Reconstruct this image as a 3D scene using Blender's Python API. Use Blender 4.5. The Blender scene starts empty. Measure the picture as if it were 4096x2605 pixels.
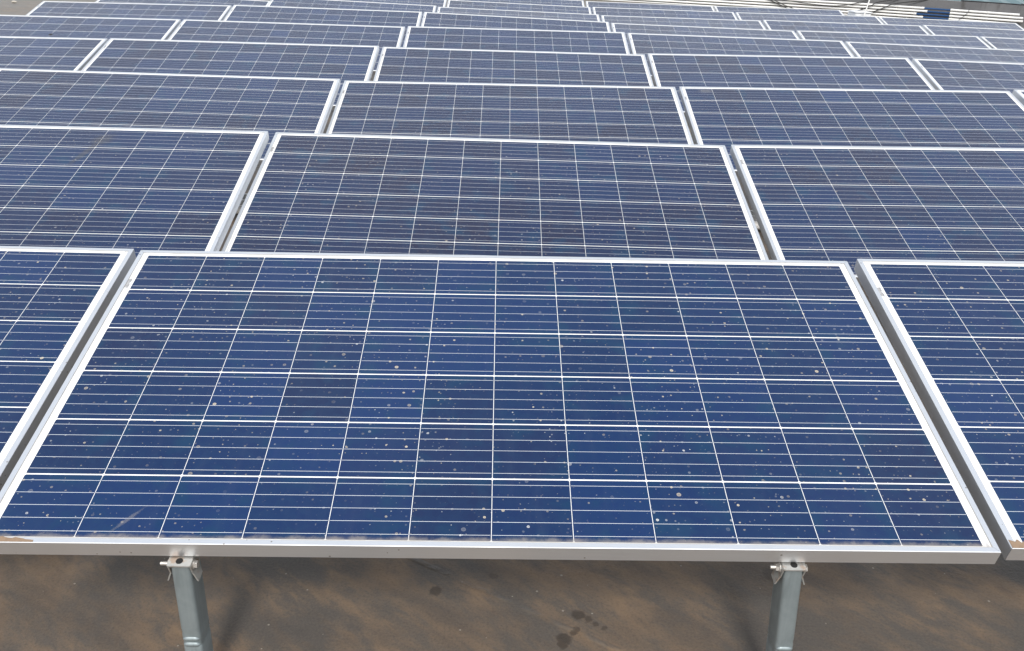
import bpy, bmesh, math, random
from mathutils import Vector, Quaternion, Matrix
random.seed(7)
R = math.radians
S = bpy.context.scene
COL = S.collection

# ---------------------------------------------------------------- camera
cd = bpy.data.cameras.new('camera')
cam = bpy.data.objects.new('camera', cd); COL.objects.link(cam)
cam.rotation_mode = 'QUATERNION'
cam.location = (0, 0, 1.4635)
cam.rotation_quaternion = (0.835549, 0.549112, -0.017163, 0.006271)
cd.sensor_width = 36; cd.sensor_fit = 'HORIZONTAL'; cd.lens = 31.31
cd.clip_start = 0.05; cd.clip_end = 600
S.camera = cam

# ---------------------------------------------------------------- sky, sun, exposure
SUN_EL, SUN_AZ = R(45.8), R(1.5)           # sun straight behind the camera
w = bpy.data.worlds.new('World'); S.world = w; w.use_nodes = True
nt = w.node_tree; nt.nodes.clear()
out = nt.nodes.new('ShaderNodeOutputWorld'); bg = nt.nodes.new('ShaderNodeBackground')
sky = nt.nodes.new('ShaderNodeTexSky'); sky.sky_type = 'NISHITA'; sky.sun_disc = False
sky.sun_elevation = SUN_EL; sky.sun_rotation = math.pi + SUN_AZ
sky.dust_density = 2.5; sky.air_density = 1.0; sky.ozone_density = 1.0
# bright tropical haze: white towards the horizon, bluer overhead, with soft cloud
tc = nt.nodes.new('ShaderNodeTexCoord'); ns = nt.nodes.new('ShaderNodeTexNoise')
mp = nt.nodes.new('ShaderNodeMapping'); mp.inputs['Scale'].default_value = (1.2, 1.2, 2.4)
ns.inputs['Scale'].default_value = 1.7; ns.inputs['Detail'].default_value = 5
sz = nt.nodes.new('ShaderNodeSeparateXYZ'); mr = nt.nodes.new('ShaderNodeMapRange')
mr.interpolation_type = 'SMOOTHSTEP'
for i_, v_ in ((1, .10), (2, .95), (3, .88), (4, .36)): mr.inputs[i_].default_value = v_
cl = nt.nodes.new('ShaderNodeMapRange')
for i_, v_ in ((1, .35), (2, .70), (3, -.12), (4, .22)): cl.inputs[i_].default_value = v_
ad = nt.nodes.new('ShaderNodeMath'); ad.operation = 'ADD'; ad.use_clamp = True
mx = nt.nodes.new('ShaderNodeMix'); mx.data_type = 'RGBA'
nt.links.new(tc.outputs['Generated'], mp.inputs['Vector']); nt.links.new(mp.outputs['Vector'], ns.inputs['Vector'])
nt.links.new(tc.outputs['Generated'], sz.inputs[0]); nt.links.new(sz.outputs['Z'], mr.inputs[0])
nt.links.new(ns.outputs['Fac'], cl.inputs[0]); nt.links.new(mr.outputs[0], ad.inputs[0]); nt.links.new(cl.outputs[0], ad.inputs[1])
nt.links.new(ad.outputs[0], mx.inputs['Factor'])
nt.links.new(sky.outputs['Color'], mx.inputs[6]); mx.inputs[7].default_value = (7.6, 7.75, 7.8, 1)
nt.links.new(mx.outputs[2], bg.inputs['Color']); bg.inputs['Strength'].default_value = 0.115
nt.links.new(bg.outputs['Background'], out.inputs['Surface'])
sd = bpy.data.lights.new('sun', 'SUN'); sd.energy = 1.5; sd.angle = R(11); sd.color = (1, .96, .9)
sun = bpy.data.objects.new('sun', sd); COL.objects.link(sun); sun.location = (0, 0, 30)
to_sun = Vector((-math.sin(SUN_AZ) * math.cos(SUN_EL), -math.cos(SUN_AZ) * math.cos(SUN_EL), math.sin(SUN_EL)))
sun.rotation_mode = 'QUATERNION'; sun.rotation_quaternion = to_sun.to_track_quat('Z', 'Y')
vs = S.view_settings; vs.view_transform = 'Standard'; vs.look = 'None'; vs.gamma = 1; vs.use_curve_mapping = False
vs.exposure = 0.80

# ---------------------------------------------------------------- helpers
class N:
    """tiny wrapper that writes shader maths as expressions"""
    def __init__(s, name):
        s.m = bpy.data.materials.new(name); s.m.use_nodes = True
        s.t = s.m.node_tree; s.t.nodes.clear()
        s.out = s.t.nodes.new('ShaderNodeOutputMaterial'); s.b = s.t.nodes.new('ShaderNodeBsdfPrincipled')
        s.t.links.new(s.b.outputs[0], s.out.inputs['Surface'])
    def new(s, kind, **kw):
        n = s.t.nodes.new(kind)
        for k, v in kw.items(): setattr(n, k, v)
        return n
    def put(s, sock, v):
        if hasattr(v, 'is_linked'): s.t.links.new(v, sock)
        else: sock.default_value = v
    def op(s, o, a, b=0.0, c=None, clamp=False):
        n = s.new('ShaderNodeMath', operation=o, use_clamp=clamp)
        s.put(n.inputs[0], a); s.put(n.inputs[1], b)
        if c is not None: s.put(n.inputs[2], c)
        return n.outputs[0]
    def add(s, a, b): return s.op('ADD', a, b)
    def sub(s, a, b): return s.op('SUBTRACT', a, b)
    def mul(s, a, b): return s.op('MULTIPLY', a, b)
    def lt(s, a, b): return s.op('LESS_THAN', a, b)
    def gt(s, a, b): return s.op('GREATER_THAN', a, b)
    def ab(s, a): return s.op('ABSOLUTE', a)
    def fr(s, a): return s.op('FRACT', a)
    def maxi(s, a, b): return s.op('MAXIMUM', a, b)
    def step(s, x, a, b):                       # smooth 0..1 between a and b
        n = s.new('ShaderNodeMapRange', interpolation_type='SMOOTHSTEP')
        s.put(n.inputs[0], x); n.inputs[1].default_value = a; n.inputs[2].default_value = b
        return n.outputs[0]
    def mix(s, f, a, b):
        n = s.new('ShaderNodeMix', data_type='RGBA')
        s.put(n.inputs[0], f)
        for sock, v in ((n.inputs[6], a), (n.inputs[7], b)):
            if isinstance(v, tuple) and len(v) == 3: v = v + (1,)
            s.put(sock, v)
        return n.outputs[2]
    def obj(s):
        n = s.new('ShaderNodeTexCoord'); return n.outputs['Object']
    def sep(s, v):
        n = s.new('ShaderNodeSeparateXYZ'); s.put(n.inputs[0], v); return n.outputs
    def comb(s, x, y, z):
        n = s.new('ShaderNodeCombineXYZ')
        for i, v in enumerate((x, y, z)): s.put(n.inputs[i], v)
        return n.outputs[0]
    def noise(s, vec, scale, detail=4, rough=.55, out=0, dist=0):
        n = s.new('ShaderNodeTexNoise'); s.put(n.inputs['Vector'], vec)
        n.inputs['Scale'].default_value = scale; n.inputs['Detail'].default_value = detail
        n.inputs['Roughness'].default_value = rough; n.inputs['Distortion'].default_value = dist
        return n.outputs[out]
    def voro(s, vec, scale, rnd=1.0):
        n = s.new('ShaderNodeTexVoronoi', voronoi_dimensions='2D'); s.put(n.inputs['Vector'], vec)
        n.inputs['Scale'].default_value = scale; n.inputs['Randomness'].default_value = rnd
        return n.outputs['Distance'], n.outputs['Color']
    def scale(s, vec, sc, rot=0.0):
        n = s.new('ShaderNodeMapping'); s.put(n.inputs['Vector'], vec)
        if rot:                                  # turn first, then stretch along the turned axis
            n.vector_type = 'TEXTURE'; sc = tuple(1 / k for k in sc)
        n.inputs['Scale'].default_value = sc; n.inputs['Rotation'].default_value = (0, 0, rot)
        return n.outputs[0]
    def bump(s, h, strength=.3, dist=.01):
        n = s.new('ShaderNodeBump'); s.put(n.inputs['Height'], h)
        n.inputs['Strength'].default_value = strength; n.inputs['Distance'].default_value = dist
        s.t.links.new(n.outputs[0], s.b.inputs['Normal'])
    def fin(s, col, rough=.5, metal=0.0, spec=None):
        s.put(s.b.inputs['Base Color'], col + (1,) if isinstance(col, tuple) and len(col) == 3 else col)
        s.put(s.b.inputs['Roughness'], rough); s.put(s.b.inputs['Metallic'], metal)
        if spec is not None: s.put(s.b.inputs['Specular IOR Level'], spec)
        return s.m

class MB:
    """collects shapes, then links them as ONE mesh object"""
    def __init__(s): s.v = []; s.f = []
    def poly(s, pts):
        i = len(s.v); s.v += [tuple(p) for p in pts]; s.f.append(tuple(range(i, i + len(pts))))
    def hexa(s, p):                              # 8 points: bottom ring then top ring
        i = len(s.v); s.v += [tuple(q) for q in p]
        for a in ((3, 2, 1, 0), (4, 5, 6, 7), (0, 1, 5, 4), (1, 2, 6, 5), (2, 3, 7, 6), (3, 0, 4, 7)):
            s.f.append(tuple(i + k for k in a))
    def box(s, x0, x1, y0, y1, z0, z1):
        s.hexa([(x0, y0, z0), (x1, y0, z0), (x1, y1, z0), (x0, y1, z0), (x0, y0, z1), (x1, y0, z1), (x1, y1, z1), (x0, y1, z1)])
    def loft(s, rings, cap=True):
        n = len(rings[0]); base = len(s.v)
        for r in rings: s.v += [tuple(p) for p in r]
        for k in range(len(rings) - 1):
            for j in range(n):
                a = base + k * n + j; b = base + k * n + (j + 1) % n
                s.f.append((a, b, b + n, a + n))
        if cap:
            s.f.append(tuple(base + j for j in reversed(range(n))))
            s.f.append(tuple(base + (len(rings) - 1) * n + j for j in range(n)))
    def tube(s, pts, r, n=10):
        pts = [Vector(p) for p in pts]; rings = []
        for k, p in enumerate(pts):
            d = (pts[min(k + 1, len(pts) - 1)] - pts[max(k - 1, 0)]).normalized()
            u = d.cross(Vector((0, 0, 1)))
            if u.length < 1e-3: u = d.cross(Vector((0, 1, 0)))
            u.normalize(); v = u.cross(d).normalized()
            rr = r[k] if isinstance(r, (list, tuple)) else r
            rings.append([p + (u * math.cos(2 * math.pi * j / n) + v * math.sin(2 * math.pi * j / n)) * rr for j in range(n)])
        s.loft(rings)
    def mesh(s, name, m, smooth=False, bevel=0):
        me = bpy.data.meshes.new(name); me.from_pydata(s.v, [], s.f)
        bm = bmesh.new(); bm.from_mesh(me)
        bmesh.ops.recalc_face_normals(bm, faces=bm.faces)
        if bevel: bmesh.ops.bevel(bm, geom=list(bm.edges), offset=bevel, segments=2, affect='EDGES', clamp_overlap=True)
        bm.to_mesh(me); bm.free()
        me.materials.append(m)
        for p in me.polygons: p.use_smooth = smooth
        if smooth and hasattr(me, 'set_sharp_from_angle'): me.set_sharp_from_angle(angle=R(40))
        return me
    def build(s, name, m, parent=None, smooth=False, bevel=0):
        return link(name, s.mesh(name, m, smooth, bevel), parent)

def link(name, me, parent=None):
    o = bpy.data.objects.new(name, me); COL.objects.link(o)
    if parent: o.parent = parent
    return o
def tag(o, label=None, cat=None, group=None, kind=None):
    for k, v in (('label', label), ('category', cat), ('group', group), ('kind', kind)):
        if v: o[k] = v
    return o
def empty(name, loc=(0, 0, 0)):
    o = bpy.data.objects.new(name, None); COL.objects.link(o); o.location = loc; o.empty_display_size = .1
    return o

# ---------------------------------------------------------------- sizes of a module (metres)
PU, PV = 0.1590, 0.1598                  # cell pitch along and across
HL = 0.9825                              # half length
YB, YT = -0.4927, 0.5019                 # front and back edge
LIP, RISE, DEEP = 0.0115, 0.0016, 0.035

# ---------------------------------------------------------------- materials
def mat_cells():
    n = N('solar_cells'); P = n.obj(); x, y, _ = n.sep(P)
    oi = n.new('ShaderNodeObjectInfo'); pr, pg, pb = n.sep(oi.outputs['Color'])   # per panel: seed, tint, soiling
    u = n.add(n.mul(x, 1 / PU), 6.0); v = n.sub(3.0, n.mul(y, 1 / PV))
    dx = n.ab(n.mul(n.sub(n.fr(u), .5), PU)); dy = n.ab(n.mul(n.sub(n.fr(v), .5), PV))
    inside = n.mul(n.lt(n.ab(x), 6 * PU), n.lt(n.ab(y), 3 * PV))
    hx, hy = .07892, .07825
    cell = n.mul(n.mul(n.lt(dx, hx), n.lt(dy, hy)), n.mul(n.lt(n.add(dx, dy), hx + hy - .0022), inside))
    cu = n.op('FLOOR', u); cv = n.op('FLOOR', v)
    wn = n.new('ShaderNodeTexWhiteNoise', noise_dimensions='3D'); n.put(wn.inputs[0], n.comb(cu, cv, n.mul(pr, 57.0)))
    c1, c2, c3 = n.sep(wn.outputs['Color'])
    shift = n.comb(n.mul(cu, 3.7), n.add(n.mul(cv, 5.3), n.mul(pr, 91.0)), 0.0)
    va = n.new('ShaderNodeVectorMath', operation='ADD'); n.put(va.inputs[0], P); n.put(va.inputs[1], shift)
    patch = n.noise(va.outputs[0], 11, 2, .5)
    big = n.noise(P, 1.3, 2, .5)
    gr_d, gr_c = n.voro(P, 70)
    blue = n.mix(c1, (.0030, .0175, .067), (.0045, .0240, .094))
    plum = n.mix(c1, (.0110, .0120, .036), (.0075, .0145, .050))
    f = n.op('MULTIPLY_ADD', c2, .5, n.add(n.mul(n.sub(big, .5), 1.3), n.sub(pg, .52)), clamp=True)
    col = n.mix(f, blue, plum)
    teal = n.step(n.add(patch, n.mul(n.maxi(dx, dy), 2.2)), .62, .84)
    col = n.mix(n.mul(teal, .6), col, (.0025, .034, .082))
    g1, _, _ = n.sep(gr_c)
    col = n.mix(n.mul(g1, .22), col, (.010, .038, .090))
    bar = n.mul(n.lt(n.ab(n.sub(n.fr(n.mul(v, 5.0)), .5)), .00046 / (PV / 5)), n.lt(dx, hx - .0015))
    col = n.mix(n.mul(bar, .9), col, (.68, .71, .75))
    sheet = n.mix(n.noise(P, 22, 4), (.80, .80, .79), (.72, .72, .70))
    # silver cross ribbons lying in the white side margins
    ax = n.ab(x); v0 = n.add(v, n.mul(n.gt(x, 0.0), 1.0))
    vv = n.op('PINGPONG', n.sub(v0, 0.0), 1.0)
    rib = n.mul(n.mul(n.gt(ax, 6 * PU + .0065), n.lt(ax, 6 * PU + .0118)), n.gt(vv, .1))
    tick = n.mul(n.lt(n.ab(n.sub(n.fr(n.mul(v, 5.0)), .5)), .02), n.mul(n.gt(ax, 6 * PU), n.lt(ax, 6 * PU + .0065)))
    sheet = n.mix(n.mul(n.maxi(rib, n.mul(tick, .4)), .75), sheet, (.45, .46, .48))
    # grey sealant line where the glass meets the frame lip
    ddx = n.sub(HL - LIP, ax); ddy = n.op('MINIMUM', n.sub(YT - LIP, y), n.sub(y, YB + LIP))
    seal = n.step(n.op('MINIMUM', ddx, ddy), .0026, .0008)
    sheet = n.mix(n.mul(seal, n.op('MULTIPLY_ADD', n.noise(P, 40, 4), .6, .45)), sheet, (.20, .19, .175))
    col = n.mix(cell, sheet, col)
    # dried drops and dust specks on the glass
    off = n.comb(n.mul(pr, 13.0), n.mul(pr, 29.0), 0.0)
    vb = n.new('ShaderNodeVectorMath', operation='ADD'); n.put(vb.inputs[0], P); n.put(vb.inputs[1], off); Q = vb.outputs[0]
    wob = n.mul(n.sub(n.noise(Q, 320, 2), .5), .0016)
    def drops(scale, rmax, keep, pw):
        d, c = n.voro(Q, scale); a, b, e = n.sep(c)
        rr = n.mul(n.op('POWER', a, pw), rmax)
        dm = n.add(n.mul(d, 1 / scale), wob)
        m = n.mul(n.lt(dm, rr), n.lt(b, keep))
        ring = n.op('MULTIPLY_ADD', n.gt(dm, n.mul(rr, .62)), .35, .65)
        return n.mul(n.mul(m, ring), n.op('MULTIPLY_ADD', n.mul(e, e), .75, .12)), e
    s1, e1 = drops(23, .0048, .30, 1.8)
    s2, e2 = drops(47, .0031, .36, 1.3)
    s3, e3 = drops(90, .0014, .30, 1.0)
    clump = n.step(n.noise(Q, 5, 3), .36, .62)
    spots = n.mul(n.maxi(n.maxi(s1, s2), n.mul(s3, .8)), n.op('MULTIPLY_ADD', clump, .75, .25))
    spots = n.mul(spots, pb)
    dcol = n.mix(n.gt(n.add(e1, n.mul(e2, .6)), .72), (.72, .72, .70), (.60, .52, .38))
    col = n.mix(spots, col, dcol)
    streak = n.noise(n.scale(Q, (9, 1.2, 1)), 3, 4, .6)
    film = n.mul(n.step(streak, .48, .8), .014)
    edge = n.mul(n.step(n.add(n.sub(y, YB + LIP), n.mul(n.noise(Q, 26, 5, .7), .030)), .030, .014), n.mul(pb, .6))
    col = n.mix(n.add(film, .003), col, (.42, .42, .42))
    col = n.mix(edge, col, (.30, .27, .235))
    n.bump(n.mul(g1, .0002), .04, .001)
    rough = n.op('MULTIPLY_ADD', n.maxi(spots, edge), .6, .13, clamp=True)
    return n.fin(col, rough, 0.0, .25)

def mat_alu():
    n = N('anodised_aluminium'); P = n.obj()
    s = n.noise(n.scale(P, (1.5, 1.5, 30)), 12, 3)
    d = n.noise(P, 7, 5, .65); vt = n.new('ShaderNodeTexVoronoi'); n.put(vt.inputs['Vector'], P); vt.inputs['Scale'].default_value = 45
    a, b, _ = n.sep(vt.outputs['Color']); speck = n.mul(n.lt(vt.outputs['Distance'], .10), n.lt(a, .3))
    col = n.mix(s, (.68, .70, .725), (.74, .76, .78))
    col = n.mix(n.mul(n.step(d, .55, .8), .25), col, (.5, .48, .44))
    col = n.mix(n.mul(speck, .7), col, (.22, .19, .16))
    return n.fin(col, n.op('MULTIPLY_ADD', d, .10, .40), .92)

def mat_galv():
    n = N('galvanised_steel'); P = n.obj()
    d, c = n.voro(P, 95); a, b, _ = n.sep(c)
    m = n.noise(P, 24, 5, .6, dist=.6); st = n.noise(n.scale(P, (30, 30, 3)), 2, 4)
    col = n.mix(m, (.17, .21, .222), (.30, .345, .36))
    col = n.mix(n.mul(a, .2), col, (.32, .36, .37))
    col = n.mix(n.mul(n.step(st, .55, .75), .3), col, (.09, .11, .115))
    return n.fin(col, n.op('MULTIPLY_ADD', m, .2, .38), .55)

def mat_zinc(rust=.0):
    n = N('zinc_plated_bracket'); P = n.obj(); m = n.noise(P, 90, 5, .65)
    col = n.mix(m, (.28, .28, .27), (.42, .42, .40))
    col = n.mix(n.mul(n.step(n.noise(P, 45, 4), .52, .68), .6), col, (.26, .15, .08))
    return n.fin(col, .38, .5)

def mat_bolt():
    n = N('bright_bolt_steel'); P = n.obj()
    return n.fin(n.mix(n.noise(P, 150, 3), (.55, .53, .50), (.74, .72, .69)), .3, .8)

def mat_roof():
    n = N('bitumen_roof'); P = n.obj(); x, y, z = n.sep(P)
    near = n.step(y, 7.0, 3.0)
    D = n.scale(P, (1, 2.0, 1), R(-38))
    a = n.noise(D, 1.1, 6, .62, dist=.7); b = n.noise(n.scale(P, (1, 2.0, 1), R(-44)), 2.1, 8, .60, dist=.35)
    c = n.noise(n.scale(P, (1, 2.8, 1), R(-48)), 5.0, 8, .64, dist=.3)
    fine = n.noise(P, 160, 3, .7); mid = n.noise(P, 22, 5, .6)
    col = n.mix(a, (.064, .057, .053), (.112, .095, .079))
    c2 = n.noise(n.scale(P, (1, 2.2, 1), R(-42)), 15, 7, .66, dist=.5)
    brown = n.step(n.add(n.add(b, n.mul(n.sub(a, .5), .6)), n.add(n.mul(n.sub(c, .5), .75), n.mul(n.sub(c2, .5), .45))), .34, .70)
    col = n.mix(n.mul(brown, n.op('MULTIPLY_ADD', c2, .7, .6)), col, (.225, .150, .090))
    dark = n.step(n.add(n.noise(n.scale(P, (1, 2.2, 1), R(-40)), 2.4, 6, .6, dist=.4), n.add(n.mul(n.sub(c, .5), .5), n.mul(n.sub(c2, .5), .35))), .46, .72)
    col = n.mix(n.mul(dark, .62), col, (.046, .044, .044))
    pale = n.step(n.noise(P, .33, 5, .6), .42, .62)
    col = n.mix(n.mul(n.step(y, 5.0, 12.0), n.op('MULTIPLY_ADD', pale, .45, .5)), col, (.112, .099, .080))
    col = n.mix(n.mul(mid, .3), col, (.11, .098, .085))
    col = n.mix(n.mul(n.step(fine, .45, .8), .45), col, (.026, .023, .021))
    col = n.mix(n.mul(n.step(fine, .5, .2), .25), col, (.20, .16, .12))
    # wet tar blots beside the front row
    blot = None
    wv = n.mul(n.sub(n.noise(P, 38, 4, .6), .5), .032)
    for bx, by, br, st in ((.224, 1.668, .017, .75), (.186, 1.588, .017, .75), (.205, 1.606, .010, .7), (.214, 1.62, .008, .6), (-.122, 1.742, .016, .75), (.245, 1.652, .010, .65), (.263, 1.638, .009, .6), (.282, 1.624, .008, .55), (.180, 1.568, .012, .7), (.02, 1.80, .01, .4), (.74, 1.83, .03, .5)):
        ex = n.sub(x, bx); ey = n.sub(y, by)
        d = n.add(n.op('SQRT', n.add(n.mul(ex, ex), n.mul(ey, ey))), wv)
        m = n.mul(n.step(d, br * 1.25, br * .7), st)
        blot = m if blot is None else n.maxi(blot, m)
    col = n.mix(blot, col, (.035, .026, .019))
    # lap seam of the membrane running past the blots
    ang = R(-32); sx = n.sub(x, .16); sy = n.sub(y, 1.645)
    q = n.add(n.mul(sx, -math.sin(ang)), n.mul(sy, math.cos(ang)))
    q = n.add(q, n.mul(n.sub(n.noise(P, 6, 3), .5), .02))
    seam = n.mul(n.mul(n.step(n.ab(q), .011, .002), near), n.step(n.noise(P, 17, 4), .38, .66))
    col = n.mix(n.mul(seam, .45), col, (.14, .125, .108))
    sd_, sc_ = n.voro(P, 16); r1, r2, r3 = n.sep(sc_)
    grit = n.mul(n.lt(sd_, n.mul(r2, .05)), n.lt(r1, .16))
    col = n.mix(n.mul(grit, .7), col, (.34, .31, .27))
    blister = n.mul(n.step(n.noise(P, 3.0, 3), .5, .62), n.noise(P, 70, 2))
    h = n.add(n.add(n.mul(fine, .6), n.mul(mid, .8)), n.add(n.mul(seam, 2.0), n.mul(blister, .9)))
    n.bump(h, .35, .006)
    return n.fin(col, n.op('MULTIPLY_ADD', a, .25, .42), 0.0, .4)

def mat_concrete():
    n = N('weathered_concrete'); P = n.obj()
    a = n.noise(P, 1.6, 6, .65); st = n.noise(n.scale(P, (4, 4, .5)), 1.5, 4)
    col = n.mix(a, (.085, .086, .092), (.17, .17, .175))
    col = n.mix(n.mul(n.step(st, .54, .72), .7), col, (.05, .046, .043))
    n.bump(n.noise(P, 30, 5), .3, .01)
    return n.fin(col, .85)

def flat(name, c, rough=.5, metal=0.0, var=.12, scale=14):
    n = N(name); P = n.obj()
    d = tuple(k * (1 - var) for k in c)
    return n.fin(n.mix(n.noise(P, scale, 4), c, d), rough, metal)

def mat_smear(name, c, op=.75):                       # thin ragged deposit, holes where it has washed off
    n = N(name); P = n.obj(); x, y, _ = n.sep(P)
    g = n.new('ShaderNodeUVMap'); uu, vv, _ = n.sep(g.outputs[0])
    ex = n.sub(uu, .5); ey = n.sub(vv, .5)
    r = n.op('SQRT', n.add(n.mul(ex, ex), n.mul(ey, ey)))
    a = n.mul(n.step(n.add(r, n.mul(n.sub(n.noise(P, 60, 5, .7), .5), .5)), .48, .12), op)
    n.put(n.b.inputs['Alpha'], a)
    return n.fin(n.mix(n.noise(P, 120, 3), c, tuple(k * .7 for k in c)), .9)

M = dict(cells=mat_cells(), alu=mat_alu(), galv=mat_galv(), zinc=mat_zinc(), bolt=mat_bolt(), roof=mat_roof(),
         conc=mat_concrete(), pvc=flat('white_pvc', (.80, .80, .785), .35, var=.1, scale=3),
         fit=flat('pvc_fitting', (.74, .74, .72), .4), blue=flat('blue_pipe_plastic', (.014, .07, .20), .4, var=.35),
         black=flat('black_rubber', (.012, .012, .014), .5), label=flat('label_ink', (.24, .24, .25), .6),
         mud=flat('dried_mud', (.30, .21, .14), .95, var=.45, scale=90), hole=flat('dark_hole', (.006, .006, .006), .9),
         teal=flat('teal_sheet', (.035, .11, .125), .35, var=.4, scale=1.2), white=flat('white_enclosure', (.74, .76, .78), .5),
         back=flat('white_backsheet', (.7, .7, .7), .6), smear=mat_smear('bird_dropping', (.20, .195, .18), .22),
         smear2=mat_smear('pale_dropping', (.42, .42, .42), .2), stone=flat('pale_stone', (.5, .46, .4), .9, var=.3))

# ---------------------------------------------------------------- the setting: roof
g = MB()
xs = [-60, -30, -16, -8, -4, -2, 0, 2, 4, 8, 16, 30, 60]; ys = [-20, -6, -2, 0, 1, 2, 3, 5, 8, 12, 18, 26, 40, 70]
for i in range(len(xs) - 1):
    for j in range(len(ys) - 1):
        g.poly([(xs[i], ys[j], 0), (xs[i + 1], ys[j], 0), (xs[i + 1], ys[j + 1], 0), (xs[i], ys[j + 1], 0)])
tag(g.build('roof', M['roof']), kind='structure')

# ---------------------------------------------------------------- solar panels
def frame_mesh():
    m = MB(); B = .0009                         # mitre gap / chamfer
    # section of the extrusion: (inset from the outer edge, height)
    sec = [(0, -DEEP), (0, RISE - B), (B, RISE), (LIP, RISE), (LIP, -.0004), (.002, -.0014), (.002, -DEEP + .002), (.026, -DEEP + .002), (.026, -DEEP)]
    c = [(-HL, YB), (HL, YB), (HL, YT), (-HL, YT)]
    inn = [(1, 1), (-1, 1), (-1, -1), (1, -1)]
    for k in range(4):
        a, b = k, (k + 1) % 4
        dx = (c[b][0] - c[a][0]); dy = c[b][1] - c[a][1]; L = math.hypot(dx, dy); tx, ty = dx / L * .00035, dy / L * .00035
        ra = [(c[a][0] + inn[a][0] * s + tx, c[a][1] + inn[a][1] * s + ty, z) for s, z in sec]
        rb = [(c[b][0] + inn[b][0] * s - tx, c[b][1] + inn[b][1] * s - ty, z) for s, z in sec]
        m.loft([ra, rb])
    return m.mesh('frame', M['alu'])
def cells_mesh():
    m = MB(); i = .004
    m.box(-HL + i, HL - i, YB + i, YT - i, -.0011, 0.0)
    return m.mesh('cell_laminate', M['cells'])
def back_mesh():
    m = MB(); m.box(-.055, .055, YT - .16, YT - .08, -.022, -.0016)
    for s in (-1, 1): m.tube([(s * .05, YT - .12, -.014), (s * .2, YT - .14, -.028), (s * .5, YT - .10, -.030)], .003, 6)
    return m.mesh('junction_box', M['black'])
def barcode_mesh():
    m = MB(); r = random.Random(3)
    y = 2.05 * PV; x0 = -6 * PU - .0165
    for k in range(15):
        wd = r.choice((.0009, .0014, .002)); ln = .0105 if k not in (6, 7, 8) else .007
        m.box(x0, x0 + ln, y, y + wd, .0001, .0003); y += wd + r.choice((.0009, .0014))
    return m.mesh('barcode_label', M['label'])
FRAME, CELLS, BACK, CODE = frame_mesh(), cells_mesh(), back_mesh(), barcode_mesh()

POSES = [
(0,-1,-2.0094,1.9420,0.4828,0.9920,0.1262,-0.0016,0.0069),
(0,0,0.0071,1.8674,0.5273,0.9914,0.1304,-0.0078,0.0016),
(0,1,2.0014,1.8775,0.5616,0.9911,0.1327,-0.0089,-0.0009),
(1,-1,-1.9592,3.3318,0.5416,0.9912,0.1320,-0.0035,0.0034),
(1,0,0.0124,3.4177,0.5315,0.9908,0.1351,-0.0030,-0.0019),
(1,1,2.0007,3.3908,0.5699,0.9912,0.1314,-0.0130,-0.0046),
(2,-1,-1.9111,4.8474,0.5536,0.9911,0.1333,-0.0017,0.0005),
(2,0,0.0623,4.9493,0.5457,0.9905,0.1373,-0.0082,-0.0011),
(2,1,2.0491,4.9272,0.5852,0.9900,0.1402,-0.0122,-0.0042),
(2,2,4.0651,4.9552,0.6195,0.9918,0.1282,0.0016,-0.0011),
(3,-2,-3.8841,6.4153,0.5451,0.9905,0.1372,-0.0073,-0.0034),
(3,-1,-1.8803,6.3648,0.5704,0.9900,0.1410,-0.0043,-0.0029),
(3,0,0.1032,6.4700,0.5694,0.9904,0.1383,-0.0027,0.0016),
(3,1,2.0876,6.4712,0.6046,0.9907,0.1359,-0.0105,-0.0040),
(3,2,4.1556,6.6064,0.6012,0.9912,0.1322,0.0028,-0.0047),
(4,-2,-3.8501,7.9403,0.5675,0.9908,0.1353,-0.0059,-0.0022),
(4,-1,-1.8436,7.8973,0.5876,0.9911,0.1334,-0.0016,0.0003),
(4,0,0.1382,8.0027,0.5884,0.9900,0.1408,-0.0042,-0.0002),
(4,1,2.1295,8.0126,0.6057,0.9922,0.1247,-0.0014,-0.0066),
(4,2,4.1656,8.0944,0.5912,0.9932,0.1155,0.0031,-0.0125),
(5,-2,-3.8219,9.4636,0.5912,0.9913,0.1314,-0.0066,-0.0018),
(5,-1,-1.8185,9.4248,0.6102,0.9908,0.1351,-0.0000,0.0007),
(5,0,0.1570,9.5205,0.5907,0.9914,0.1307,0.0081,-0.0015),
(5,1,2.1499,9.5631,0.5772,0.9940,0.1089,0.0006,-0.0134),
(5,2,4.1899,9.6502,0.5686,0.9934,0.1133,-0.0056,-0.0146),
(5,3,6.1786,9.5892,0.5570,0.9926,0.1214,0.0067,0.0004),
(6,-2,-3.7809,11.0258,0.5878,0.9929,0.1181,0.0096,0.0031),
(6,-1,-1.7775,10.9869,0.6068,0.9929,0.1181,0.0096,0.0031),
(6,0,0.2038,11.0413,0.5761,0.9944,0.1054,0.0051,-0.0003),
(6,1,2.1978,11.0990,0.5592,0.9946,0.1031,-0.0041,-0.0135),
(6,2,4.2245,11.1503,0.5542,0.9929,0.1187,-0.0021,-0.0083),
(6,3,6.2460,11.1832,0.5486,0.9929,0.1185,0.0057,-0.0069),
(7,-1,-1.7458,12.5162,0.5862,0.9932,0.1165,0.0063,-0.0028),
(7,0,0.2355,12.5706,0.5555,0.9932,0.1165,0.0063,-0.0028),
(7,1,2.2337,12.6102,0.5401,0.9927,0.1204,-0.0016,-0.0072),
(7,2,4.2458,12.6814,0.5544,0.9940,0.1072,-0.0079,-0.0223),
(7,3,6.2803,12.6959,0.5398,0.9931,0.1173,0.0039,0.0007),
(8,0,0.2739,14.1681,0.5394,0.9927,0.1204,0.0027,-0.0022),
(8,1,2.2680,14.1207,0.5244,0.9925,0.1217,-0.0005,-0.0078),
(8,2,4.2711,14.1524,0.5263,0.9922,0.1247,-0.0038,-0.0045),
]
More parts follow.
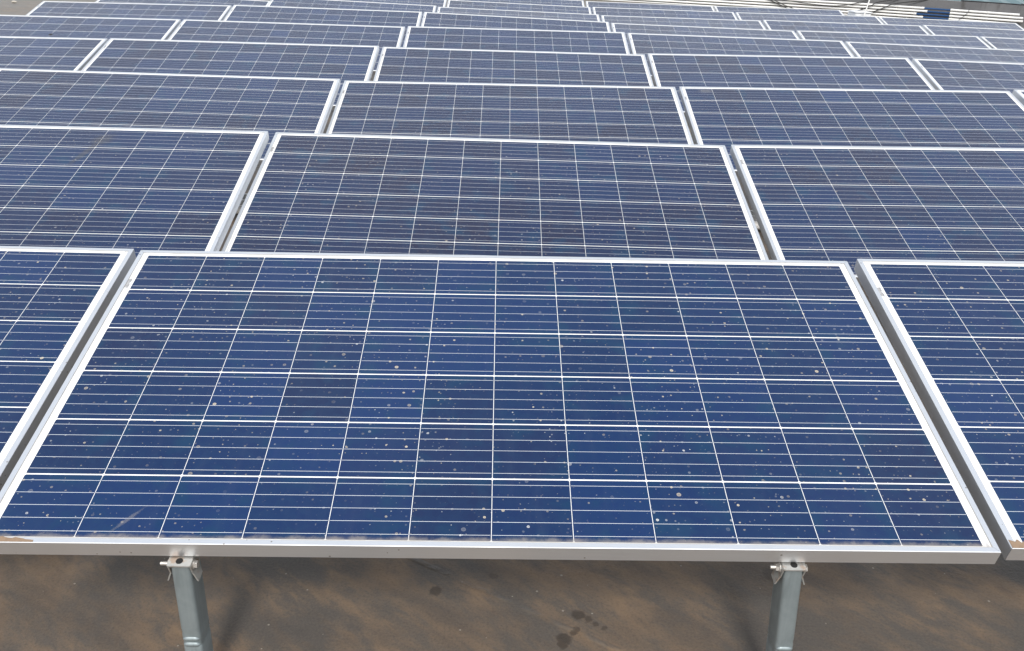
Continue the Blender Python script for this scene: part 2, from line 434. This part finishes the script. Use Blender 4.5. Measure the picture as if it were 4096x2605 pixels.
ROW = ['front', 'second', 'third', 'fourth', 'fifth', 'sixth', 'seventh', 'eighth', 'rearmost']
def where(r, c):
    if c == 0: return 'in the column straight ahead'
    side = 'left' if c < 0 else 'right'
    return '%s column %s of centre' % (['first', 'second', 'third'][abs(c) - 1], side)
SPECIAL = {
    (0, 0): 'nearest whole blue solar panel, speckled with droppings, resting on two galvanised front legs',
    (0, -1): 'front row panel cut by the left picture edge, left of the whole front panel',
    (0, 1): 'front row panel with muddy frame corner, right of the whole front panel',
    (1, -1): 'second row panel with a long brown bird smear, left of the centre column',
    (2, 1): 'third row panel with a pale smudge in its upper left corner',
    (4, -2): 'fifth row panel with one dark speck on a grid line, second column left of centre',
    (5, -2): 'sixth row panel whose left edge borders the bare brown roof at upper left',
    (8, 2): 'rearmost row panel beside the white box, in front of the black cables',
    (7, 3): 'eighth row panel at the right end, in front of the blue pipe sections',
}
PANEL = {}
for r, c, x, y, z, qw, qx, qy, qz in POSES:
    o = empty('solar_panel', (x, y, z)); o.rotation_mode = 'QUATERNION'; o.rotation_quaternion = (qw, qx, qy, qz)
    lab = SPECIAL.get((r, c)) or 'blue solar panel, white frame, %s row from the front, %s' % (ROW[r], where(r, c))
    if r == 8 and (r, c) not in SPECIAL: lab = 'blue solar panel, white frame, rearmost row, %s' % where(r, c)
    tag(o, lab, 'solar panel', 'solar panels in rows on the roof')
    link('frame', FRAME, o)
    cl = link('cell_laminate', CELLS, o)
    rnd = random.Random(r * 31 + c * 7 + 5)
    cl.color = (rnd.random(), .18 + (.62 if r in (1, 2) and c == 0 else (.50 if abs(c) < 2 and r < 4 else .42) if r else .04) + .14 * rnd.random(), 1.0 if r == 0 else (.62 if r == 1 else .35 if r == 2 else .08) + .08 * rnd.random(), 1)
    link('junction_box', BACK, o); link('barcode_label', CODE, o)
    PANEL[(r, c)] = o

def patch(name, m, parent, cx, cy, rx, ry, ang=0, z=.0007, seed=1):
    """a thin ragged deposit lying on a panel"""
    rr = random.Random(seed); n = 26; me = bpy.data.meshes.new(name); vs_ = []; uv = []
    ca, sa = math.cos(ang), math.sin(ang)
    for k in range(n):
        a = 2 * math.pi * k / n; q = 1 + .18 * (rr.random() - .5)
        px, py = rx * q * math.cos(a), ry * q * math.sin(a)
        vs_.append((cx + px * ca - py * sa, cy + px * sa + py * ca, z)); uv.append((.5 + .5 * math.cos(a), .5 + .5 * math.sin(a)))
    me.from_pydata(vs_ + [(cx, cy, z)], [], [(k, (k + 1) % n, n) for k in range(n)])
    ul = me.uv_layers.new(name='UVMap'); uv.append((.5, .5))
    for l in me.loops: ul.data[l.index].uv = uv[l.vertex_index]
    me.materials.append(m)
    return link(name, me, parent)
P11 = PANEL[(1, -1)]
patch('bird_dropping', M['smear'], P11, (8.05 - 6) * PU, (3 - .55) * PV, .055, .075, R(-25), seed=2)
patch('bird_dropping', M['smear'], P11, (7.85 - 6) * PU, (3 - 1.3) * PV, .022, .16, R(-14), .0009, seed=3)
patch('bird_dropping', M['smear2'], PANEL[(2, 1)], (.75 - 6) * PU, (3 - .2) * PV, .06, .045, 0, seed=4)
patch('bird_dropping', M['smear2'], PANEL[(0, 0)], (.5 - 6) * PU, 3 * PV + .002, .03, .02, 0, seed=5)
patch('bird_dropping', M['smear2'], PANEL[(0, 0)], (1.55 - 6) * PU, (3 - 5.72) * PV, .006, .055, R(-38), seed=6)
M['dark'] = mat_smear('dark_speck', (.03, .025, .025), .95)
patch('dark_speck', M['dark'], PANEL[(4, -2)], 0, (3 - 2.55) * PV, .022, .028, 0, seed=11)
def crust(parent, x0, x1, seed):
    m = MB(); rr = random.Random(seed); n = 22; top = []; bot = []
    for k in range(n + 1):
        x = x0 + (x1 - x0) * k / n; e = math.sin(math.pi * min(1, (n - k) / n * .62 + .0))
        h = .004 + .017 * (1 - k / n) * (.55 + .7 * rr.random())
        bot.append((x, YB + .0015)); top.append((x, YB + .0015 + h))
    for k in range(n):
        z0, z1 = RISE, RISE + .0007
        m.hexa([(bot[k][0], bot[k][1], z0), (bot[k + 1][0], bot[k + 1][1], z0), (top[k + 1][0], top[k + 1][1], z0), (top[k][0], top[k][1], z0),
                (bot[k][0], bot[k][1], z1), (bot[k + 1][0], bot[k + 1][1], z1), (top[k + 1][0], top[k + 1][1], z1), (top[k][0], top[k][1], z1)])
    return m.build('mud_crust', M['mud'], parent)
crust(PANEL[(0, 0)], -HL + .002, -HL + .115, 4)
crust(PANEL[(0, 1)], -HL + .002, -HL + .13, 9)

# ---------------------------------------------------------------- galvanised front legs
def rsq(h, r, z, cx=0, cy=0, n=4):
    pts = []
    for k, (sx, sy) in enumerate(((1, 1), (-1, 1), (-1, -1), (1, -1))):
        for j in range(n + 1):
            a = math.pi / 2 * (k + j / n); pts.append((cx + sx * (h - r) + r * math.cos(a), cy + sy * (h - r) + r * math.sin(a), z))
    return pts
def hexbar(m, x0, x1, rad, cy, cz, n=6):
    m.loft([[(x, cy + rad * math.cos(2 * math.pi * k / n + .3), cz + rad * math.sin(2 * math.pi * k / n + .3)) for k in range(n)] for x in (x0, x1)])
def leg(x, y, h, lean, flip, label, tint=0):
    """a square tube standing on a plate; U bracket, bolt, nut under the panel frame; z=h is the underside of the frame"""
    o = empty('support_leg', (x, y, 0)); tag(o, label, 'support leg', 'legs under the front row of panels')
    sl = math.tan(lean)
    H = .0187
    t = MB(); ztop = h - .010
    secs = [(0, 1), (.10, 1), (.142, 1), (.146, .93), (.150, 1), (.156, .94), (.160, 1), (.172, 1.0), (.178, .965), (.186, 1), (ztop, 1)]
    t.loft([[(px + sl * (h - z), py, z) for px, py, _ in [(qx, qy if qy < 0 else qy + .024, 0) for qx, qy, _z in rsq(H * k, .0075, z)]] for z, k in secs])
    for zc in (.164, .150):                       # pressed ridges of the crimp, front and both sides
        for (ax, fx, fy) in ((0, 0, -1),):
            rings = []
            for q in range(9):
                s = (q - 4) / 4 * .0165; rad = .0058 * math.sqrt(max(.02, 1 - (abs(q - 4) / 4) ** 4))
                ring = []
                for j in range(10):
                    a = 2 * math.pi * j / 10
                    d, zz = rad * .8 * math.cos(a), zc + rad * math.sin(a)
                    off = sl * (h - zz)
                    ring.append((s + off, fy * (H - .001) + d, zz) if ax == 0 else (fx * (H - .001) + d + off, s, zz))
                rings.append(ring)
            t.loft(rings)
    t.build('tube', M['galv'], o, smooth=True)
    bp = MB(); bp.box(-.055 + sl * h, .055 + sl * h, -.05, .075, .0, .006); bp.build('base_plate', M['galv'], o, bevel=.0015)
    # bracket: tilted cap, two cheeks with flared ears
    b = MB(); th = .0028; W = .0226; tl = math.tan(R(15))
    y0, y1 = -.024, .034
    def zc(yy): return h - .0008 + (yy - .012) * tl * .75
    n = 12; hr = .0068
    outer = [(-W, y0), (-W + .004, y0 - .0015), (W - .004, y0 - .0015), (W, y0), (W, y1), (-W, y1)]
    ring_t = [(px, py, zc(py)) for px, py in outer]; ring_b = [(px, py, zc(py) - th) for px, py in outer]
    b.loft([ring_b, ring_t])
    for s in (-1, 1):
        xo = s * (W - .0001)
        pts = [(y0 + .001, zc(y0) - th), (y1, zc(y1) - th), (y1 - .006, zc(y0) - .026), (y0 + .012, zc(y0) - .030)]
        b.hexa([(xo - s * th, p, q) for p, q in pts] + [(xo, p, q) for p, q in pts])
        e0, e1 = zc(y0) - .0265, zc(y0) - .047
        b.hexa([(xo - s * th, y0 + .011, e0), (xo, y0 + .011, e0), (xo, y1 - .012, e0), (xo - s * th, y1 - .012, e0),
                (xo - s * th + s * .008, y0 + .013, e1), (xo + s * .008, y0 + .013, e1), (xo + s * .006, y1 - .016, e1), (xo - s * th + s * .006, y1 - .016, e1)])
    br = b.build('bracket', M['zinc'], o)
    hm = MB()
    hc = (-.001 if not flip else .0, -.0135)
    hm.loft([[(hc[0] + hr * math.cos(2 * math.pi * k / 16), hc[1] + hr * math.sin(2 * math.pi * k / 16), zc(hc[1] + hr * math.sin(2 * math.pi * k / 16)) + dz) for k in range(16)] for dz in (-.0004, .0006)])
    hm.build('slot', M['hole'], br)
    # bolt through the cheeks: head one side, thread and nut the other
    f = 1 if not flip else 1
    by, bz = -.004, zc(-.02) - .0125
    bt = MB(); bt.tube([(-W - .019, by, bz), (W + .002, by, bz)], .0036, 12)
    for k in range(9): bt.tube([(-W - .018 + k * .0019, by, bz), (-W - .0172 + k * .0019, by, bz)], .0041, 12)
    hexbar(bt, W + .0015, W + .0075, .0078, by, bz)
    bo = bt.build('bolt', M['bolt'], o)
    nu = MB(); hexbar(nu, -W - .0095, -W - .003, .0078, by, bz) if flip else hexbar(nu, -W - .0050, -W - .001, .0072, by, bz)
    nu.build('nut', M['bolt'], bo)
    for q in ((-W - .0028, -W - .0002), (W + .0002, W + .0014)):
        wa = MB(); wa.tube([(q[0], by, bz), (q[1], by, bz)], .0098, 18); wa.build('washer', M['bolt'], bo)
    return o
leg(-.585, 1.405, .3570, R(.9), False, 'left galvanised leg under the nearest whole panel, hexagon bolt head on its right')
leg(.599, 1.413, .3758, R(3.4), True, 'right galvanised leg under the nearest whole panel, threaded bolt end on its left')
leg(-1.435, 1.465, .330, 0, True, 'galvanised leg under the front panel cut by the left picture edge')
leg(1.425, 1.418, .393, 0, False, 'galvanised leg under the front panel with the muddy frame corner')

# ---------------------------------------------------------------- conduits on the roof between the rows
for k, yy in enumerate((4.80, 4.92, 5.04)):
    m = MB(); m.tube([(x_, yy + .012 * math.sin(x_ * 1.7 + k), .045) for x_ in [v_ * .5 - 4 for v_ in range(18)]], .024, 10)
    o = m.build('roof_conduit', M['pvc'], None, smooth=True)
    tag(o, ['white conduit on the roof glimpsed in the second row gap, nearest of three', 'middle white conduit on the roof glimpsed in the second row gap',
            'white conduit on the roof glimpsed in the second row gap, farthest of three'][k], 'pipe', 'conduits under the third row')

# ---------------------------------------------------------------- parapet, pipe stack, cables at the back right
PATH = [(13.9, 20.8), (12.62, 21.9), (11.0, 23.3), (9.3, 24.5), (7.0, 25.6), (4.5, 26.6), (0, 28.2), (-6, 30.0)]
def along(px_x, z_off=0):
    """point of the run at world x"""
    for (x0, y0), (x1, y1) in zip(PATH, PATH[1:]):
        if x1 <= px_x <= x0:
            t = (px_x - x0) / (x1 - x0); return Vector((px_x, y0 + (y1 - y0) * t, 0))
    return Vector((px_x, PATH[0][1], 0))
def dirn(x_):
    d = along(x_ + .2) - along(x_ - .2); d.normalize(); return d
m = MB(); rings = []
for x_, y_ in [(16.5, 18.4)] + PATH + [(-14, 32)]:
    d = Vector((.76, -.65, 0)) if x_ > 9 else Vector((.92, -.39, 0)); nrm = Vector((-d.y, d.x, 0))
    p = Vector((x_, y_, 0)); a = p + nrm * .075; b_ = p + nrm * .33
    rings.append([a, b_, b_ + Vector((0, 0, .485)), a + Vector((0, 0, .485))])
m.loft(rings)
tag(m.build('parapet_wall', M['conc'], None), 'low stained grey concrete parapet behind the white pipes', 'wall')
ZT = .28; PITCH = .0715; RAD = .0245
names = ['topmost', 'second highest', 'middle', 'second lowest', 'lowest']
XE = 12.05                                       # right hand ends
for k in range(5):
    o = empty('wall_pipe', along(10.5) + Vector((0, 0, ZT - PITCH * k)))
    tag(o, '%s white plastic pipe with a blue middle length in the parapet stack' % names[k], 'pipe', 'pipes stacked along the parapet')
    inv = -o.location
    z = ZT - PITCH * k
    def pts(xa, xb, n=24, zz=z): return [along(xa + (xb - xa) * i / n) + Vector((0, 0, zz)) + inv for i in range(n + 1)]
    xl = 10.52 + (.05, .12, -.08, .06, -.22)[k]; xr = 11.12
    a = MB(); a.tube(pts(-5, xl), RAD, 12); a.build('white_length', M['pvc'], o, smooth=True)
    c = MB(); c.tube(pts(xr, 12.25 + (.02, .09, .1, .0, .02)[k], 6), RAD, 12); c.build('white_length', M['pvc'], o, smooth=True)
    b_ = MB(); b_.tube(pts(xl - .05, xr + .04, 6, z - .004), RAD * .82, 12); b_.build('blue_length', M['blue'], o, smooth=True)
    for xx, wd in ((xl, .05), (xr, .05), (11.75, .03), (6.35, .04), (5.15, .04)):
        f_ = MB(); f_.tube(pts(xx - wd / 2, xx + wd / 2, 2), RAD * 1.18, 12); f_.build('coupling', M['fit'], o, smooth=True)
# a lower sixth length only at the right end
o = empty('wall_pipe', along(11.8) + Vector((0, 0, ZT - PITCH * 5 + .045)))
tag(o, 'short lowest white pipe end at the right end of the parapet stack', 'pipe', 'pipes stacked along the parapet')
def cable(name, pts, r, label, mat='black', cat='cable', group=None):
    P_ = [Vector(p) for p in pts]; q = []
    for i in range(len(P_) - 1):                 # Catmull-Rom through the points
        p0, p1, p2, p3 = P_[max(i - 1, 0)], P_[i], P_[i + 1], P_[min(i + 2, len(P_) - 1)]
        for s in range(6):
            t = s / 6
            q.append(.5 * ((2 * p1) + (p2 - p0) * t + (2 * p0 - 5 * p1 + 4 * p2 - p3) * t * t + (3 * p1 - p0 - 3 * p2 + p3) * t ** 3))
    q.append(P_[-1])
    m = MB(); m.tube(q, r, 8); ob = m.build(name, M[mat], None, smooth=True)
    return tag(ob, label, cat, group)
l6 = MB(); z6 = 0.0
l6.tube([along(11.3 + i * .1) - o.location + Vector((0, 0, ZT - PITCH * 5 + .006)) for i in range(10)], RAD * .9, 12)
l6.build('white_length', M['pvc'], o, smooth=True)
def front(x_, z_, d_=.055):
    p = along(x_); d = dirn(x_); nrm = Vector((d.y, -d.x, 0)); return p + nrm * d_ + Vector((0, 0, z_))
G = 'black cables over the pipes'
cable('black_cable', [front(6.9, .50, -.1), front(7.05, .36), front(7.25, .24), front(7.5, .13), front(7.7, .05)], .012, 'thick black cable dropping steeply over the pipes behind the rear row', group=G)
cable('black_cable', [front(7.0, .49, -.1), front(7.1, .35), front(7.4, .22), front(7.65, .12), front(7.9, .04)], .010, 'second black cable of the steep pair crossing the pipes', group=G)
cable('black_cable', [front(7.1, .46, -.1), front(7.2, .34), front(7.7, .25, .06), front(8.5, .195, .06), front(8.9, .215, .06), front(9.25, .30, .06), front(9.5, .42, -.06)], .010, 'long black cable sagging along the pipes to the white pole', group=G)
cable('black_cable', [front(10.2, .49, -.1), front(9.7, .36), front(9.55, .26), front(9.4, .17), front(9.2, .07)], .011, 'slanting black cable over the pipes just right of the white pole', group=G)
cable('black_cable', [front(10.7, .49, -.1), front(10.05, .35), front(9.85, .25), front(9.7, .16), front(9.5, .06)], .011, 'slanting black cable over the pipes left of the blue lengths', group=G)
cable('black_cable', [front(11.42, .33, .02), front(11.41, .25), front(11.36, .17), front(11.30, .09), front(11.27, .03)], .006, 'thin black tie wrapped round the pipes right of the blue lengths', group=G)
cable('black_cable', [front(11.2, .50, -.2), front(11.9, .495, -.2), front(12.25, .49, -.1), front(12.6, .42, -.06), front(13.2, .33, -.05)], .018, 'heavy black cable along the parapet top falling to the right', group=G)
cable('black_cable', [front(12.2, .50, -.3), front(12.8, .47, -.25), front(13.4, .42, -.25)], .018, 'black cable on the parapet top near the right picture corner', group=G)
# leaning white pole
m = MB(); m.tube([(5.365, 13.9, .0), (5.372, 13.9, .634), (5.408, 13.9, .851), (5.45, 13.9, 1.1)], .0105, 10)
o = m.build('pole', M['pvc'], None, smooth=True); tag(o, 'thin white leaning pole in front of the pipes behind the last panels', 'pole')
# white box at the end of the rear row
o = empty('equipment_box', (5.40, 14.2, 0)); tag(o, 'white box at the right end of the rear panel row', 'box')
m = MB(); m.box(-.11, .13, -.16, .17, .50, .655); m.build('body', M['white'], o, bevel=.012)
m = MB(); m.box(-.12, .14, -.17, .18, .657, .672); m.build('lid', M['white'], o, bevel=.005)
for sx in (-.1, .1):
    m = MB(); m.box(sx - .02, sx + .02, -.02, .02, 0, .499); m.build('leg', M['galv'], o)
# teal sheeting beyond the parapet
m = MB()
for i in range(40):
    x0 = 11.6 + i * .25; 
    for j, (ya, za, yb, zb) in enumerate(((24.6, .30, 29.0, 1.1),)):
        zo = .03 if i % 2 else 0
        m.hexa([(x0, ya, za - .03), (x0 + .25, ya, za - .03), (x0 + .25, yb, zb - .03), (x0, yb, zb - .03), (x0, ya, za + zo), (x0 + .25, ya, za + .03 - zo), (x0 + .25, yb, zb + .03 - zo), (x0, yb, zb + zo)])
tag(m.build('sheet_roof', M['teal'], None), 'teal corrugated sheet roof beyond the parapet at upper right', 'roof')
# loose stones on the bare roof at upper left
for k, (sx, sy, sr, lb) in enumerate(((-9.55, 18.6, .05, 'pale stone on the bare roof at the upper left, largest one'), (-8.1, 17.6, .022, 'small pale stone on the bare roof beside the sixth row panel'))):
    m = MB(); rr = random.Random(k + 3); rings = []
    for q in range(6):
        ph = math.pi * q / 5; rings.append([(sr * max(.08, math.sin(ph)) * math.cos(2 * math.pi * j / 9) * (.8 + .4 * rr.random()), sr * max(.08, math.sin(ph)) * math.sin(2 * math.pi * j / 9) * (.7 + .3 * rr.random()), sr * .7 * (1 - math.cos(ph)) * .6) for j in range(9)])
    m.loft(rings); o = m.build('stone', M['stone'], None); o.location = (sx, sy, 0); tag(o, lb, 'stone')
